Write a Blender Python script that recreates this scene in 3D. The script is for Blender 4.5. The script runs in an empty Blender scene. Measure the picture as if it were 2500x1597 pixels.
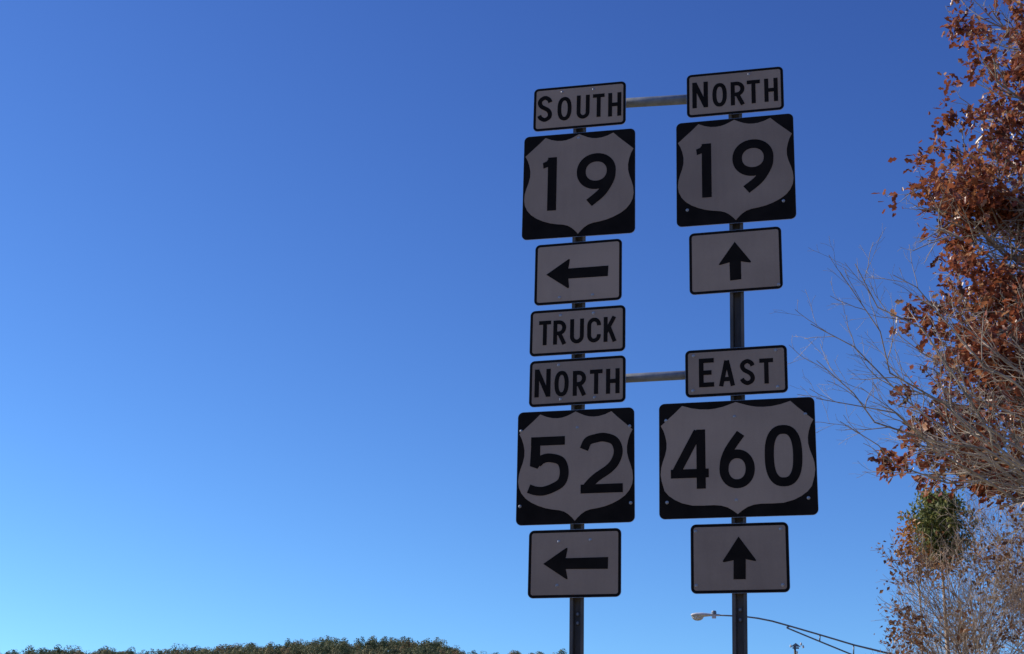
import bpy, math, random
import numpy as np
from mathutils import Vector, Matrix

rng = np.random.default_rng(19)
random.seed(19)
scene = bpy.context.scene
col = scene.collection

# ------------------------------------------------------------------ camera
FPX, PW, PH = 3854.29, 2500.0, 1597.0           # focal length in photograph pixels
PITCH, ROLL = math.radians(19.406), math.radians(1.722)
CAM = np.array([0.0, 0.0, 1.6])
fwd = np.array([0, math.cos(PITCH), math.sin(PITCH)])
up0 = np.array([0, -math.sin(PITCH), math.cos(PITCH)])
rt0 = np.array([1.0, 0, 0])
RT = rt0 * math.cos(ROLL) + up0 * math.sin(ROLL)
UP = -rt0 * math.sin(ROLL) + up0 * math.cos(ROLL)
cd = bpy.data.cameras.new('camera')
cd.sensor_width = 36.0
cd.lens = FPX / PW * 36.0
cd.clip_start = 0.1
cd.clip_end = 20000
cam = bpy.data.objects.new('camera', cd)
col.objects.link(cam)
cam.matrix_world = Matrix(((RT[0], UP[0], -fwd[0], CAM[0]), (RT[1], UP[1], -fwd[1], CAM[1]),
                           (RT[2], UP[2], -fwd[2], CAM[2]), (0, 0, 0, 1)))
scene.camera = cam

# ------------------------------------------------------------------ sky, sun, exposure
SUN_AZ, SUN_EL = math.radians(-71), math.radians(34)     # azimuth clockwise from +Y (view direction)
world = bpy.data.worlds.new('World')
scene.world = world
world.use_nodes = True
wn, wl = world.node_tree.nodes, world.node_tree.links
wn.clear()
sky = wn.new('ShaderNodeTexSky')
sky.sky_type = 'NISHITA'
sky.sun_disc = False
sky.sun_elevation = SUN_EL
sky.sun_rotation = SUN_AZ % (2 * math.pi)
sky.altitude = 800
sky.air_density = 1.0
sky.dust_density = 0.3
sky.ozone_density = 6.0
# deep, contrasty blue of a clear autumn sky: one response curve per colour channel, the same everywhere
sep = wn.new('ShaderNodeSeparateColor'); com = wn.new('ShaderNodeCombineColor')
wl.new(sky.outputs[0], sep.inputs[0])
for k, (pw, gain) in enumerate(((1.50, .71), (1.60, .645), (1.33, .92))):
    p_ = wn.new('ShaderNodeMath'); p_.operation = 'POWER'; p_.inputs[1].default_value = pw
    g_ = wn.new('ShaderNodeMath'); g_.operation = 'MULTIPLY'; g_.inputs[1].default_value = gain
    wl.new(sep.outputs[k], p_.inputs[0]); wl.new(p_.outputs[0], g_.inputs[0]); wl.new(g_.outputs[0], com.inputs[k])
bg = wn.new('ShaderNodeBackground')
bg.inputs['Strength'].default_value = 0.10
wo = wn.new('ShaderNodeOutputWorld')
wl.new(com.outputs[0], bg.inputs['Color'])
wl.new(bg.outputs[0], wo.inputs['Surface'])
sd = bpy.data.lights.new('sun', 'SUN')
sd.energy = 5.0
sd.angle = math.radians(0.53)
sd.color = (1.0, 0.91, 0.78)
sun = bpy.data.objects.new('sun', sd)
col.objects.link(sun)
sdir = Vector((math.sin(SUN_AZ) * math.cos(SUN_EL), math.cos(SUN_AZ) * math.cos(SUN_EL), math.sin(SUN_EL)))
sun.rotation_euler = sdir.to_track_quat('Z', 'Y').to_euler()
vs = scene.view_settings
vs.view_transform = 'Standard'
vs.look = 'None'
vs.exposure = 0.0
vs.gamma = 1.0
vs.use_curve_mapping = False


# ------------------------------------------------------------------ helpers
def ray(px, py):
    d = fwd + RT * ((px - PW / 2) / FPX) - UP * ((py - PH / 2) / FPX)
    return d


def at(px, py, Y):
    """the place at depth Y (metres ahead) seen in this direction"""
    d = ray(px, py)
    return CAM + d * ((Y - CAM[1]) / d[1])


def to_px(P):
    q = np.asarray(P) - CAM
    z = q @ fwd
    return np.stack([PW / 2 + FPX * (q @ RT) / z, PH / 2 - FPX * (q @ UP) / z], -1), z


def V(x, y):
    """full-view coordinates (2408 wide) to photograph pixels"""
    return x * 1.03821, y * 1.03821


def tag(o, label=None, cat=None, group=None, kind=None):
    if label: o['label'] = label
    if cat: o['category'] = cat
    if group: o['group'] = group
    if kind: o['kind'] = kind
    return o


def empty(name, loc, rot=(0, 0, 0)):
    o = bpy.data.objects.new(name, None)
    o.empty_display_size = 0.2
    o.location = loc
    o.rotation_euler = rot
    col.objects.link(o)
    return o


def link(name, me, parent=None):
    o = bpy.data.objects.new(name, me)
    col.objects.link(o)
    o.parent = parent
    return o


class MB:
    """collects faces, then builds one mesh object"""
    def __init__(s):
        s.v, s.f = [], []

    def add(s, vs_, fs_):
        b = len(s.v)
        s.v += [tuple(map(float, p)) for p in vs_]
        s.f += [tuple(b + i for i in f) for f in fs_]

    def prism(s, pts, y0, y1):
        """2D outline (x,z), front at y0 (towards the viewer), back at y1"""
        n = len(pts)
        s.add([(x, y0, z) for x, z in pts] + [(x, y1, z) for x, z in pts],
              [tuple(range(n)), tuple(range(2 * n - 1, n - 1, -1))] +
              [((i + 1) % n, i, n + i, n + (i + 1) % n) for i in range(n)])

    def ring(s, out, inn, y0, y1):
        n = len(out)
        vs_ = [(x, y0, z) for x, z in out] + [(x, y0, z) for x, z in inn] + \
              [(x, y1, z) for x, z in out] + [(x, y1, z) for x, z in inn]
        fs_ = []
        for i in range(n):
            j = (i + 1) % n
            fs_ += [(i, j, n + j, n + i), (2 * n + j, 2 * n + i, 3 * n + i, 3 * n + j),
                    (j, i, 2 * n + i, 2 * n + j), (n + i, n + j, 3 * n + j, 3 * n + i)]
        s.add(vs_, fs_)

    def stroke(s, pts, w, y0, y1, closed=False):
        p = np.array(pts, float)
        n = len(p)
        if closed:
            d0 = p - np.roll(p, 1, 0); d1 = np.roll(p, -1, 0) - p
        else:
            d = np.diff(p, axis=0)
            d0 = np.vstack([d[:1], d]); d1 = np.vstack([d, d[-1:]])
        d0 /= np.linalg.norm(d0, axis=1)[:, None]; d1 /= np.linalg.norm(d1, axis=1)[:, None]
        t = d0 + d1
        t /= np.linalg.norm(t, axis=1)[:, None]
        m = np.stack([-t[:, 1], t[:, 0]], 1)
        k = np.clip((m * np.stack([-d0[:, 1], d0[:, 0]], 1)).sum(1), .45, 1)
        o = m * (w / 2 / k)[:, None]
        a, b = p + o, p - o
        vs_ = [(x, y0, z) for x, z in a] + [(x, y0, z) for x, z in b] + \
              [(x, y1, z) for x, z in a] + [(x, y1, z) for x, z in b]
        fs_ = []
        for i in range(n if closed else n - 1):
            j = (i + 1) % n
            fs_ += [(i, n + i, n + j, j), (i, j, 2 * n + j, 2 * n + i), (n + j, n + i, 3 * n + i, 3 * n + j)]
        if not closed:
            fs_ += [(0, 2 * n, 3 * n, n), (n - 1, 2 * n - 1, 4 * n - 1, 3 * n - 1)]
        s.add(vs_, fs_)

    def tube(s, pts, radii, sides=8, cap=True):
        p = np.array(pts, float)
        n = len(p)
        r = np.broadcast_to(np.array(radii, float), (n,))
        t = np.gradient(p, axis=0)
        t /= np.linalg.norm(t, axis=1)[:, None]
        ref = np.array([0, 0, 1.0]) if abs(t[:, 2]).max() < .9 else np.array([0.31, .95, 0.05])
        a = np.cross(t, ref); a /= np.linalg.norm(a, axis=1)[:, None]
        b = np.cross(t, a)
        th = np.arange(sides) * 2 * math.pi / sides
        ringv = p[:, None] + r[:, None, None] * (a[:, None] * np.cos(th)[None, :, None] + b[:, None] * np.sin(th)[None, :, None])
        fs_ = [(i * sides + k, i * sides + (k + 1) % sides, (i + 1) * sides + (k + 1) % sides, (i + 1) * sides + k)
               for i in range(n - 1) for k in range(sides)]
        if cap:
            fs_ += [tuple(range(sides - 1, -1, -1)), tuple(range((n - 1) * sides, n * sides))]
        s.add(ringv.reshape(-1, 3), fs_)

    def box(s, c, h):
        x, y, z = c; a, b, d = h
        s.add([(x + i * a, y + j * b, z + k * d) for i in (-1, 1) for j in (-1, 1) for k in (-1, 1)],
              [(0, 1, 3, 2), (4, 6, 7, 5), (0, 4, 5, 1), (2, 3, 7, 6), (0, 2, 6, 4), (1, 5, 7, 3)])

    def lathe(s, prof, c, axis, sides=16):
        """profile of (distance along axis, radius)"""
        ax = Vector(axis).normalized()
        a = ax.orthogonal().normalized(); b = ax.cross(a)
        c = Vector(c)
        vs_ = [c + ax * h + (a * math.cos(2 * math.pi * k / sides) + b * math.sin(2 * math.pi * k / sides)) * r
               for h, r in prof for k in range(sides)]
        n = len(prof)
        fs_ = [(i * sides + k, i * sides + (k + 1) % sides, (i + 1) * sides + (k + 1) % sides, (i + 1) * sides + k)
               for i in range(n - 1) for k in range(sides)]
        fs_ += [tuple(range(sides - 1, -1, -1)), tuple(range((n - 1) * sides, n * sides))]
        s.add(vs_, fs_)

    def build(s, name, material, parent=None, smooth=False):
        me = bpy.data.meshes.new(name)
        me.from_pydata(s.v, [], s.f)
        me.materials.append(material)
        if smooth:
            me.polygons.foreach_set('use_smooth', [True] * len(me.polygons))
        me.update()
        return link(name, me, parent)


def quick_mesh(name, verts, faces4=None, faces3=None, tint=None):
    """numpy arrays to a mesh, fast"""
    me = bpy.data.meshes.new(name)
    verts = np.ascontiguousarray(verts, np.float32)
    loops, starts, tot = [], [], 0
    if faces4 is not None and len(faces4):
        loops.append(faces4.ravel()); starts.append(np.arange(len(faces4)) * 4); tot = len(faces4) * 4
    if faces3 is not None and len(faces3):
        loops.append(faces3.ravel()); starts.append(np.arange(len(faces3)) * 3 + tot)
    loops = np.concatenate(loops).astype(np.int32); starts = np.concatenate(starts).astype(np.int32)
    me.vertices.add(len(verts)); me.vertices.foreach_set('co', verts.ravel())
    me.loops.add(len(loops)); me.loops.foreach_set('vertex_index', loops)
    me.polygons.add(len(starts)); me.polygons.foreach_set('loop_start', starts)
    if tint is not None:
        at_ = me.attributes.new('tint', 'FLOAT', 'POINT')
        at_.data.foreach_set('value', np.ascontiguousarray(tint, np.float32))
    me.update(calc_edges=True)
    return me


# ------------------------------------------------------------------ materials
def new_mat(name):
    m = bpy.data.materials.new(name)
    m.use_nodes = True
    n, l = m.node_tree.nodes, m.node_tree.links
    b = n['Principled BSDF']
    return m, n, l, b


def noisy(name, c0, c1, scale=8, rough=.6, metal=0.0, detail=6, bump=0.0, bscale=None, spec=.5, coord='Object',
          stretch=None, lo=.35, hi=.65, rvar=0.0):
    m, n, l, b = new_mat(name)
    tc = n.new('ShaderNodeTexCoord')
    src = tc.outputs[coord]
    if stretch:
        mp = n.new('ShaderNodeMapping'); mp.inputs['Scale'].default_value = stretch
        l.new(src, mp.inputs['Vector']); src = mp.outputs[0]
    nz = n.new('ShaderNodeTexNoise'); nz.inputs['Scale'].default_value = scale; nz.inputs['Detail'].default_value = detail
    l.new(src, nz.inputs['Vector'])
    r = n.new('ShaderNodeValToRGB')
    r.color_ramp.elements[0].position = lo; r.color_ramp.elements[0].color = (*c0, 1)
    r.color_ramp.elements[1].position = hi; r.color_ramp.elements[1].color = (*c1, 1)
    l.new(nz.outputs['Fac'], r.inputs[0]); l.new(r.outputs[0], b.inputs['Base Color'])
    b.inputs['Roughness'].default_value = rough; b.inputs['Metallic'].default_value = metal
    b.inputs['Specular IOR Level'].default_value = spec
    if rvar:
        mr = n.new('ShaderNodeMapRange')
        mr.inputs['To Min'].default_value = rough - rvar; mr.inputs['To Max'].default_value = rough + rvar
        l.new(nz.outputs['Fac'], mr.inputs[0]); l.new(mr.outputs[0], b.inputs['Roughness'])
    if bump:
        n2 = n.new('ShaderNodeTexNoise'); n2.inputs['Scale'].default_value = bscale or scale * 4; n2.inputs['Detail'].default_value = 4
        l.new(src, n2.inputs['Vector'])
        bp = n.new('ShaderNodeBump'); bp.inputs['Strength'].default_value = bump; bp.inputs['Distance'].default_value = .01
        l.new(n2.outputs['Fac'], bp.inputs['Height']); l.new(bp.outputs[0], b.inputs['Normal'])
    return m


def leaf_mat(name, stops, rough=.45, trans=.35, spec=.5):
    m, n, l, b = new_mat(name)
    a = n.new('ShaderNodeAttribute'); a.attribute_name = 'tint'
    r = n.new('ShaderNodeValToRGB')
    e = r.color_ramp.elements
    e[0].position, e[0].color = stops[0][0], (*stops[0][1], 1)
    e[1].position, e[1].color = stops[-1][0], (*stops[-1][1], 1)
    for p, c in stops[1:-1]:
        x = e.new(p); x.color = (*c, 1)
    l.new(a.outputs['Fac'], r.inputs[0])
    l.new(r.outputs[0], b.inputs['Base Color'])
    b.inputs['Roughness'].default_value = rough
    b.inputs['Specular IOR Level'].default_value = spec
    t = n.new('ShaderNodeBsdfTranslucent')
    l.new(r.outputs[0], t.inputs['Color'])
    mx = n.new('ShaderNodeMixShader'); mx.inputs[0].default_value = trans
    l.new(b.outputs[0], mx.inputs[1]); l.new(t.outputs[0], mx.inputs[2])
    l.new(mx.outputs[0], n['Material Output'].inputs['Surface'])
    return m


M = {}
def sheeting_mat():
    m, n, l, b = new_mat('grey_white_reflective_sheeting')
    tc = n.new('ShaderNodeTexCoord'); oi = n.new('ShaderNodeObjectInfo')
    ad = n.new('ShaderNodeVectorMath'); ad.operation = 'ADD'
    sc = n.new('ShaderNodeVectorMath'); sc.operation = 'SCALE'; sc.inputs[0].default_value = (37, 11, 23)
    l.new(oi.outputs['Random'], sc.inputs['Scale']); l.new(tc.outputs['Object'], ad.inputs[0]); l.new(sc.outputs[0], ad.inputs[1])
    big = n.new('ShaderNodeTexNoise'); big.inputs['Scale'].default_value = 3.2; big.inputs['Detail'].default_value = 3
    l.new(ad.outputs[0], big.inputs['Vector'])
    mp = n.new('ShaderNodeMapping'); mp.inputs['Scale'].default_value = (38, 1, 4)      # rain streaks
    l.new(ad.outputs[0], mp.inputs['Vector'])
    stk = n.new('ShaderNodeTexNoise'); stk.inputs['Scale'].default_value = 1.0; stk.inputs['Detail'].default_value = 6
    l.new(mp.outputs[0], stk.inputs['Vector'])
    fine = n.new('ShaderNodeTexNoise'); fine.inputs['Scale'].default_value = 95; fine.inputs['Detail'].default_value = 2
    l.new(ad.outputs[0], fine.inputs['Vector'])
    def math_(op, a, bv):
        x = n.new('ShaderNodeMath'); x.operation = op
        l.new(a, x.inputs[0])
        if isinstance(bv, float): x.inputs[1].default_value = bv
        else: l.new(bv, x.inputs[1])
        return x.outputs[0]
    v = math_('ADD', math_('MULTIPLY', big.outputs['Fac'], .54), math_('MULTIPLY', stk.outputs['Fac'], .14))
    v = math_('ADD', v, math_('MULTIPLY', fine.outputs['Fac'], .14))
    v = math_('ADD', v, math_('MULTIPLY', oi.outputs['Random'], .32))
    r = n.new('ShaderNodeValToRGB')
    r.color_ramp.elements[0].position = .33; r.color_ramp.elements[0].color = (.35, .258, .19, 1)
    r.color_ramp.elements[1].position = .82; r.color_ramp.elements[1].color = (.54, .40, .29, 1)
    l.new(v, r.inputs[0]); l.new(r.outputs[0], b.inputs['Base Color'])
    b.inputs['Roughness'].default_value = .5; b.inputs['Specular IOR Level'].default_value = .3
    return m


M['sheeting'] = sheeting_mat()
M['black'] = noisy('black_sign_film', (.012, .009, .007), (.020, .015, .012), scale=9, rough=.6, spec=.08)
M['alu'] = noisy('sign_aluminium', (.45, .45, .46), (.62, .62, .63), scale=30, rough=.4, metal=.9)
M['bolt'] = noisy('bright_bolt', (.40, .385, .37), (.55, .53, .51), scale=60, rough=.4, metal=.5)
M['post'] = noisy('weathered_green_steel', (.075, .075, .07), (.17, .15, .13), scale=14, rough=.6, metal=.2, bump=.2, bscale=120, stretch=(1, 1, .25))
M['galv'] = noisy('galvanised_pipe', (.19, .215, .25), (.28, .305, .34), scale=22, rough=.5, metal=.3, bump=.1, bscale=150)
M['lamp_metal'] = noisy('lamp_grey_metal', (.16, .19, .23), (.24, .27, .31), scale=6, rough=.5, metal=.4)
M['lamp_body'] = noisy('lamp_pale_paint', (.62, .62, .63), (.74, .74, .74), scale=6, rough=.4)
m, n, l, b = new_mat('lamp_glass')
b.inputs['Base Color'].default_value = (.85, .87, .88, 1)
b.inputs['Roughness'].default_value = .18
b.inputs['Transmission Weight'].default_value = .45
M['lens'] = m
M['wood_pole'] = noisy('weathered_pole_wood', (.08, .065, .05), (.16, .135, .11), scale=8, rough=.9, stretch=(1, 1, .1))
M['porcelain'] = noisy('pale_porcelain', (.6, .6, .6), (.75, .75, .76), scale=12, rough=.25)
M['oak_bark'] = noisy('oak_grey_bark', (.22, .19, .155), (.48, .43, .36), scale=3, rough=.9, bump=.5, bscale=18, coord='Object')
M['bare_bark'] = noisy('pale_grey_bark', (.22, .185, .145), (.56, .48, .385), scale=2.5, rough=.9, bump=.4, bscale=16)
M['far_bark'] = noisy('grey_brown_bark', (.20, .145, .105), (.56, .44, .33), scale=2.0, rough=.92)
M['oak_leaf'] = leaf_mat('russet_oak_leaf', [(0, (.09, .030, .022)), (.3, (.22, .066, .038)), (.6, (.36, .112, .052)),
                                            (.85, (.44, .20, .09)), (1, (.56, .33, .19))], rough=.34, trans=.42)
M['brown_leaf'] = leaf_mat('dry_brown_leaf', [(0, (.09, .04, .022)), (.5, (.22, .095, .045)), (1, (.32, .18, .09))], rough=.5, trans=.25)
M['orange_leaf'] = leaf_mat('orange_leaf', [(0, (.28, .10, .02)), (.5, (.48, .20, .04)), (1, (.55, .32, .08))], rough=.45, trans=.4)
M['needle'] = leaf_mat('dark_needle', [(0, (.09, .12, .04)), (.6, (.22, .25, .085)), (1, (.42, .37, .13))], rough=.6, trans=.42)
M['hill_leaf'] = leaf_mat('hill_foliage', [(0, (.07, .085, .042)), (.35, (.15, .165, .075)), (.6, (.23, .22, .105)), (.8, (.28, .22, .105)), (1, (.28, .17, .095))], rough=.7, trans=.15, spec=.2)
M['grass'] = noisy('dry_autumn_grass', (.17, .145, .07), (.27, .215, .12), scale=.7, rough=.95, detail=10)
M['hill_soil'] = noisy('hill_soil', (.045, .042, .022), (.085, .070, .038), scale=.02, rough=1)
M['asphalt'] = noisy('asphalt', (.13, .12, .105), (.19, .175, .15), scale=6, rough=.9, bump=.3, bscale=200)
M['concrete'] = noisy('kerb_concrete', (.26, .25, .23), (.38, .36, .33), scale=4, rough=.9)
M['paint'] = noisy('road_paint', (.6, .45, .06), (.78, .6, .1), scale=12, rough=.8)

# ------------------------------------------------------------------ ground, road, hill
g = MB()
g.add([(-7000, -7000, 0), (7000, -7000, 0), (7000, 7000, 0), (-7000, 7000, 0)], [(0, 1, 2, 3)])
tag(g.build('ground', M['grass']), kind='structure')
g = MB()
g.add([(-400, -6.0, .004), (400, -6.0, .004), (400, 4.6, .004), (-400, 4.6, .004)], [(0, 1, 2, 3)])
tag(g.build('road', M['asphalt']), kind='structure')
g = MB()
for yy in (-.62, -.88):
    g.add([(-400, yy - .05, .008), (400, yy - .05, .008), (400, yy + .05, .008), (-400, yy + .05, .008)], [(0, 1, 2, 3)])
tag(g.build('road_marking', M['paint']), kind='structure')
g = MB()
g.box((0, 4.70, .035), (400, .09, .105))
tag(g.build('kerb', M['concrete']), kind='structure')

# skyline of the wooded hill (photograph pixels), continued past both edges
sky_px = [(-900, 1560), (-500, 1572), (-250, 1580), (0, 1588), (84, 1580), (147, 1574), (180, 1583), (211, 1579), (271, 1573), (325, 1583), (367, 1591),
          (409, 1580), (475, 1570), (524, 1578), (560, 1572), (608, 1569), (692, 1563), (764, 1555), (831, 1557), (867, 1561),
          (933, 1553), (1011, 1556), (1072, 1563), (1114, 1574), (1162, 1589), (1204, 1597), (1264, 1590), (1320, 1594), (1360, 1588),
          (1440, 1602), (1700, 1640), (2100, 1660), (2600, 1640), (3200, 1650)]   # beyond: ridge carried on out of view
hz_a, hz_t = [], []
for x, y in sky_px:
    d = ray(x, y)
    hz_a.append(math.atan2(d[0], d[1])); hz_t.append(d[2] / math.hypot(d[0], d[1]))
hz_a = np.array([-3.1416, -2.4, -1.7, -1.1] + hz_a + [1.2, 1.8, 2.5, 3.1416]); hz_t = np.array([.20, .18, .16, .14] + hz_t + [.15, .19, .17, .20])  # unseen ring around the camera, added to cover low blue sky and bounce warm light
R_RIDGE, TREE_H = 940.0, 9.5


def hill_z(a, r):
    t = np.interp(a, hz_a, hz_t)
    u = (r - R_RIDGE) / np.where(r < R_RIDGE, 440.0, 720.0)
    f = np.clip(1 - np.abs(u) ** 1.7, 0, 1)
    return (t * r - TREE_H * .98) * f - 4.0 * (f <= 0.0)


na, nr = 560, 40
aa = np.linspace(-math.pi, math.pi, na); rr = np.linspace(500, 1650, nr)
A, Rr = np.meshgrid(aa, rr)
Z = hill_z(A, Rr)
vv = np.stack([np.sin(A) * Rr, np.cos(A) * Rr, Z], -1).reshape(-1, 3)
ii = (np.arange(nr - 1)[:, None] * na + np.arange(na - 1)[None]).ravel()
me = quick_mesh('hill', vv, np.stack([ii, ii + 1, ii + na + 1, ii + na], 1))
me.materials.append(M['hill_soil'])
me.polygons.foreach_set('use_smooth', [True] * len(me.polygons))
tag(link('hill', me), kind='structure')

# wood on the hill: crowns of leaf clumps, reads as one mass
def crown_quads(r, n, lobes, rad, squash, size):
    cs = r.normal(0, .42, (lobes, 3)) * rad
    cs[:, 2] = cs[:, 2] * squash + rad * .1
    w = r.integers(0, lobes, n)
    d = r.normal(size=(n, 3)); d /= np.linalg.norm(d, axis=1)[:, None]
    lr = rad * r.uniform(.42, .68, lobes)
    p = cs[w] + d * (lr[w] * r.uniform(.80, 1.0, n))[:, None] * np.array([1, 1, squash])
    nn = d + r.normal(0, .28, (n, 3)); nn /= np.linalg.norm(nn, axis=1)[:, None]
    tt = np.cross(nn, r.normal(size=(n, 3))); tt /= np.linalg.norm(tt, axis=1)[:, None]
    bb = np.cross(nn, tt)
    s1 = (size * r.uniform(.5, 1.2, n))[:, None]; s2 = (size * r.uniform(.5, 1.2, n))[:, None]
    q = np.stack([p - tt * s1, p + bb * s2 * .8, p + tt * s1, p - bb * s2 * .8], 1)
    return q


kinds = [crown_quads(rng, 560, k, 1.0, s, .085) for k, s in ((5, 1.0), (6, .85), (4, 1.15), (7, .95), (5, 1.2), (6, .8))]
quads, tints = [], []
def plant(a, r, s, base_t):
    k = kinds[rng.integers(len(kinds))]
    z = float(hill_z(np.array([a]), np.array([r]))[0])
    if to_px(np.array([math.sin(a) * r, math.cos(a) * r, z + 11]))[0][1] > 1608: return
    th = rng.uniform(0, 6.28); c, sn = math.cos(th), math.sin(th)
    R = np.array([[c, -sn, 0], [sn, c, 0], [0, 0, 1]])
    hh = TREE_H * rng.uniform(.82, 1.12) * (s / 5.0) ** .5
    q = (k @ R.T) * np.array([s, s, s * rng.uniform(.85, 1.15)]) + np.array([math.sin(a) * r, math.cos(a) * r, z + hh - s * .95])
    quads.append(q)
    tints.append(np.repeat(np.clip(base_t + rng.normal(0, .08, len(q)), 0, 1), 4))
amin, amax = math.atan2(*ray(-150, 1597)[:2]), math.atan2(*ray(1700, 1597)[:2])
r_ = R_RIDGE - 330
while r_ < R_RIDGE + 25:
    step = 5.2 / r_
    for a in np.arange(amin, amax, step):
        plant(a + rng.normal(0, step * .35), r_ + rng.normal(0, 3), rng.uniform(2.8, 5.4), np.clip(rng.normal(.42, .30), 0, 1))
    r_ += 9
q = np.concatenate(quads)
me = quick_mesh('wood', q.reshape(-1, 3), np.arange(len(q) * 4).reshape(-1, 4), tint=np.concatenate(tints))
me.materials.append(M['hill_leaf'])
tag(link('hillside_wood', me), 'distant mixed wood of green and brown autumn crowns along the low hill', 'wood', kind='stuff')

# ------------------------------------------------------------------ sign posts and cross bars
def post_profile():
    # flanged U channel, open towards the signs: half widths and depth
    return [(-.040, 0), (-.022, 0), (-.017, .034), (.017, .034), (.022, 0), (.040, 0)]


def channel(mb, p0, p1, yaw, w=1.0, th=.004):
    prof = np.array(post_profile()) * np.array([w, 1])
    d = np.gradient(prof, axis=0); d /= np.linalg.norm(d, axis=1)[:, None]
    nrm = np.stack([-d[:, 1], d[:, 0]], 1)
    sec = np.vstack([prof, (prof + nrm * th)[::-1]])
    c, s = math.cos(-yaw), math.sin(-yaw)
    ring = np.stack([sec[:, 0] * c - sec[:, 1] * s, sec[:, 0] * s + sec[:, 1] * c, np.zeros(len(sec))], 1)
    n = len(sec)
    mb.add(np.vstack([ring + np.array(p0), ring + np.array(p1)]),
           [(i, (i + 1) % n, n + (i + 1) % n, n + i) for i in range(n)] +
           [(i, i + 1, n - 2 - i, n - 1 - i) for i in range(n // 2 - 1)] + [(n + i + 1, n + i, 2 * n - 1 - i, 2 * n - 2 - i) for i in range(n // 2 - 1)])


YAW = 0.2735
nback = np.array([math.sin(YAW), math.cos(YAW), 0])       # away from the viewer


def make_post(px_top, px_bot, D, top_z, label, bolts):
    a = at(*px_top, D + .012); b = at(*px_bot, D + .012)
    dz = (a - b) / (a[2] - b[2])
    base = b + dz * (0 - b[2]); top = b + dz * (top_z - b[2])
    o = empty('sign_post', base)
    mb = MB(); channel(mb, dz * -.5, top - base, YAW)
    mb.build('channel', M['post'], o)
    # ground stub nested in front of the lower end, bolted on
    zb = at(*bolts[0], D)[2] + .06
    mb = MB(); channel(mb, dz * -.6 + nback * .0065, dz * zb + nback * .0065, YAW, .93)
    mb.build('stub', M['post'], o)
    for bx in bolts:
        p = at(*bx, D)
        c = dz * p[2] + nback * .030
        mb = MB(); mb.lathe([(0, .010), (.006, .010), (.007, .007), (.012, .006)], c, tuple(-nback), 6)
        mb.build('bolt', M['galv'], o)
    tag(o, label, 'post', 'steel posts of the route sign assembly')
    return base, dz


pl, dl = make_post(V(1363, 305), V(1355.5, 1530), 8.6004, 1.6 + 4.585, 'dark flanged steel channel post carrying the left column of seven signs', [(1407.5, 1497), (1407.5, 1519)])
pr, dr = make_post(V(1729, 275), V(1740, 1530), 8.3378, 1.6 + 4.57, 'dark flanged steel channel post carrying the right column of six signs', [(1807, 1486), (1807, 1511)])


def crossbar(pa, pb, r, label):
    off = nback * (.045 + r)
    def hit(px):
        # where the line of sight meets the upright plane of the pipe
        d = ray(*px); o_ = pl + off
        nn = np.cross(pr - pl, np.array([0, 0, 1.0]))
        return CAM + d * (((o_ - CAM) @ nn) / (d @ nn))
    A_, B_ = hit(pa), hit(pb)
    fx = lambda x: A_[2] + (B_[2] - A_[2]) * (x - A_[0]) / (B_[0] - A_[0])
    L = pl + off + dl * 4; L[2] = fx(L[0])
    Rr_ = pr + off + dr * 4; Rr_[2] = fx(Rr_[0])
    u = (Rr_ - L); 
    # keep the heights seen in the gap
    u2 = u / np.linalg.norm(u)
    p0, p1 = L - u2 * .16, Rr_ + u2 * .16
    o = empty('cross_bar', (p0 + p1) / 2)
    c = (p0 + p1) / 2
    mb = MB(); mb.tube([p0 - c, (p0 + p1) / 2 - c, p1 - c], r, 20)
    mb.build('pipe', M['galv'], o, True)
    for P in (L, Rr_):
        mb = MB()
        pts = []
        for t in np.linspace(0, math.pi, 9):
            pts.append(P - c + nback * (math.sin(t) * (r + .006)) + np.array([0, 0, 1]) * (math.cos(t) * (r + .006)))
        pts = [pts[0] - nback * (.05 + r * .6)] + pts + [pts[-1] - nback * (.05 + r * .6)]
        mb.tube(pts, .005, 8)
        mb.build('clamp', M['galv'], o, True)
    tag(o, label, 'crossbar', 'cross bars joining the two sign posts')


crossbar((1533, 252), (1671, 242), .0300, 'upper grey galvanised pipe between the SOUTH plaque and the NORTH plaque')
crossbar((1531, 924), (1667, 915.5), .0260, 'lower grey galvanised pipe between the NORTH plaque and the EAST plaque')

# ------------------------------------------------------------------ route signs
SG = {   # x, y, z above the eye, yaw, roll, width, height
    'south': (0.3694, 8.6004, 4.4630, 0.25504, -0.00204, 0.5728, 0.2907),
    's19': (0.3722, 8.6004, 3.9468, 0.24432, 0.00147, 0.6827, 0.6802),
    'arL1': (0.3763, 8.6004, 3.3820, 0.28115, 0.00117, 0.5240, 0.3834),
    'truck': (0.3776, 8.6004, 3.0181, 0.28503, -0.00049, 0.5670, 0.2809),
    'northL': (0.3809, 8.6004, 2.7127, 0.29980, 0.00098, 0.5677, 0.2787),
    's52': (0.3779, 8.6004, 2.2144, 0.24313, 0.00751, 0.6722, 0.6580),
    'arL2': (0.3814, 8.6004, 1.6665, 0.27453, 0.00180, 0.5230, 0.3784),
    'northR': (1.2762, 8.3378, 4.4521, 0.26368, -0.00265, 0.5725, 0.2852),
    'n19': (1.2682, 8.3378, 3.9452, 0.26633, -0.00177, 0.6875, 0.6686),
    'arR1': (1.2591, 8.3378, 3.3778, 0.28720, 0.00112, 0.5296, 0.3797),
    'east': (1.2503, 8.3378, 2.7159, 0.28745, 0.00001, 0.5687, 0.2776),
    's460': (1.2457, 8.3378, 2.2194, 0.27150, 0.00008, 0.8567, 0.6563),
    'arR2': (1.2501, 8.3378, 1.6709, 0.27721, -0.00128, 0.5251, 0.3763),
}
K1, K3 = .29264, .33812
r1 = lambda u, v: (1250 + u * K1, 150 + v * K1)
r2 = lambda u, v: (1250 + u * K1, 560 + v * K1)
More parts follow.
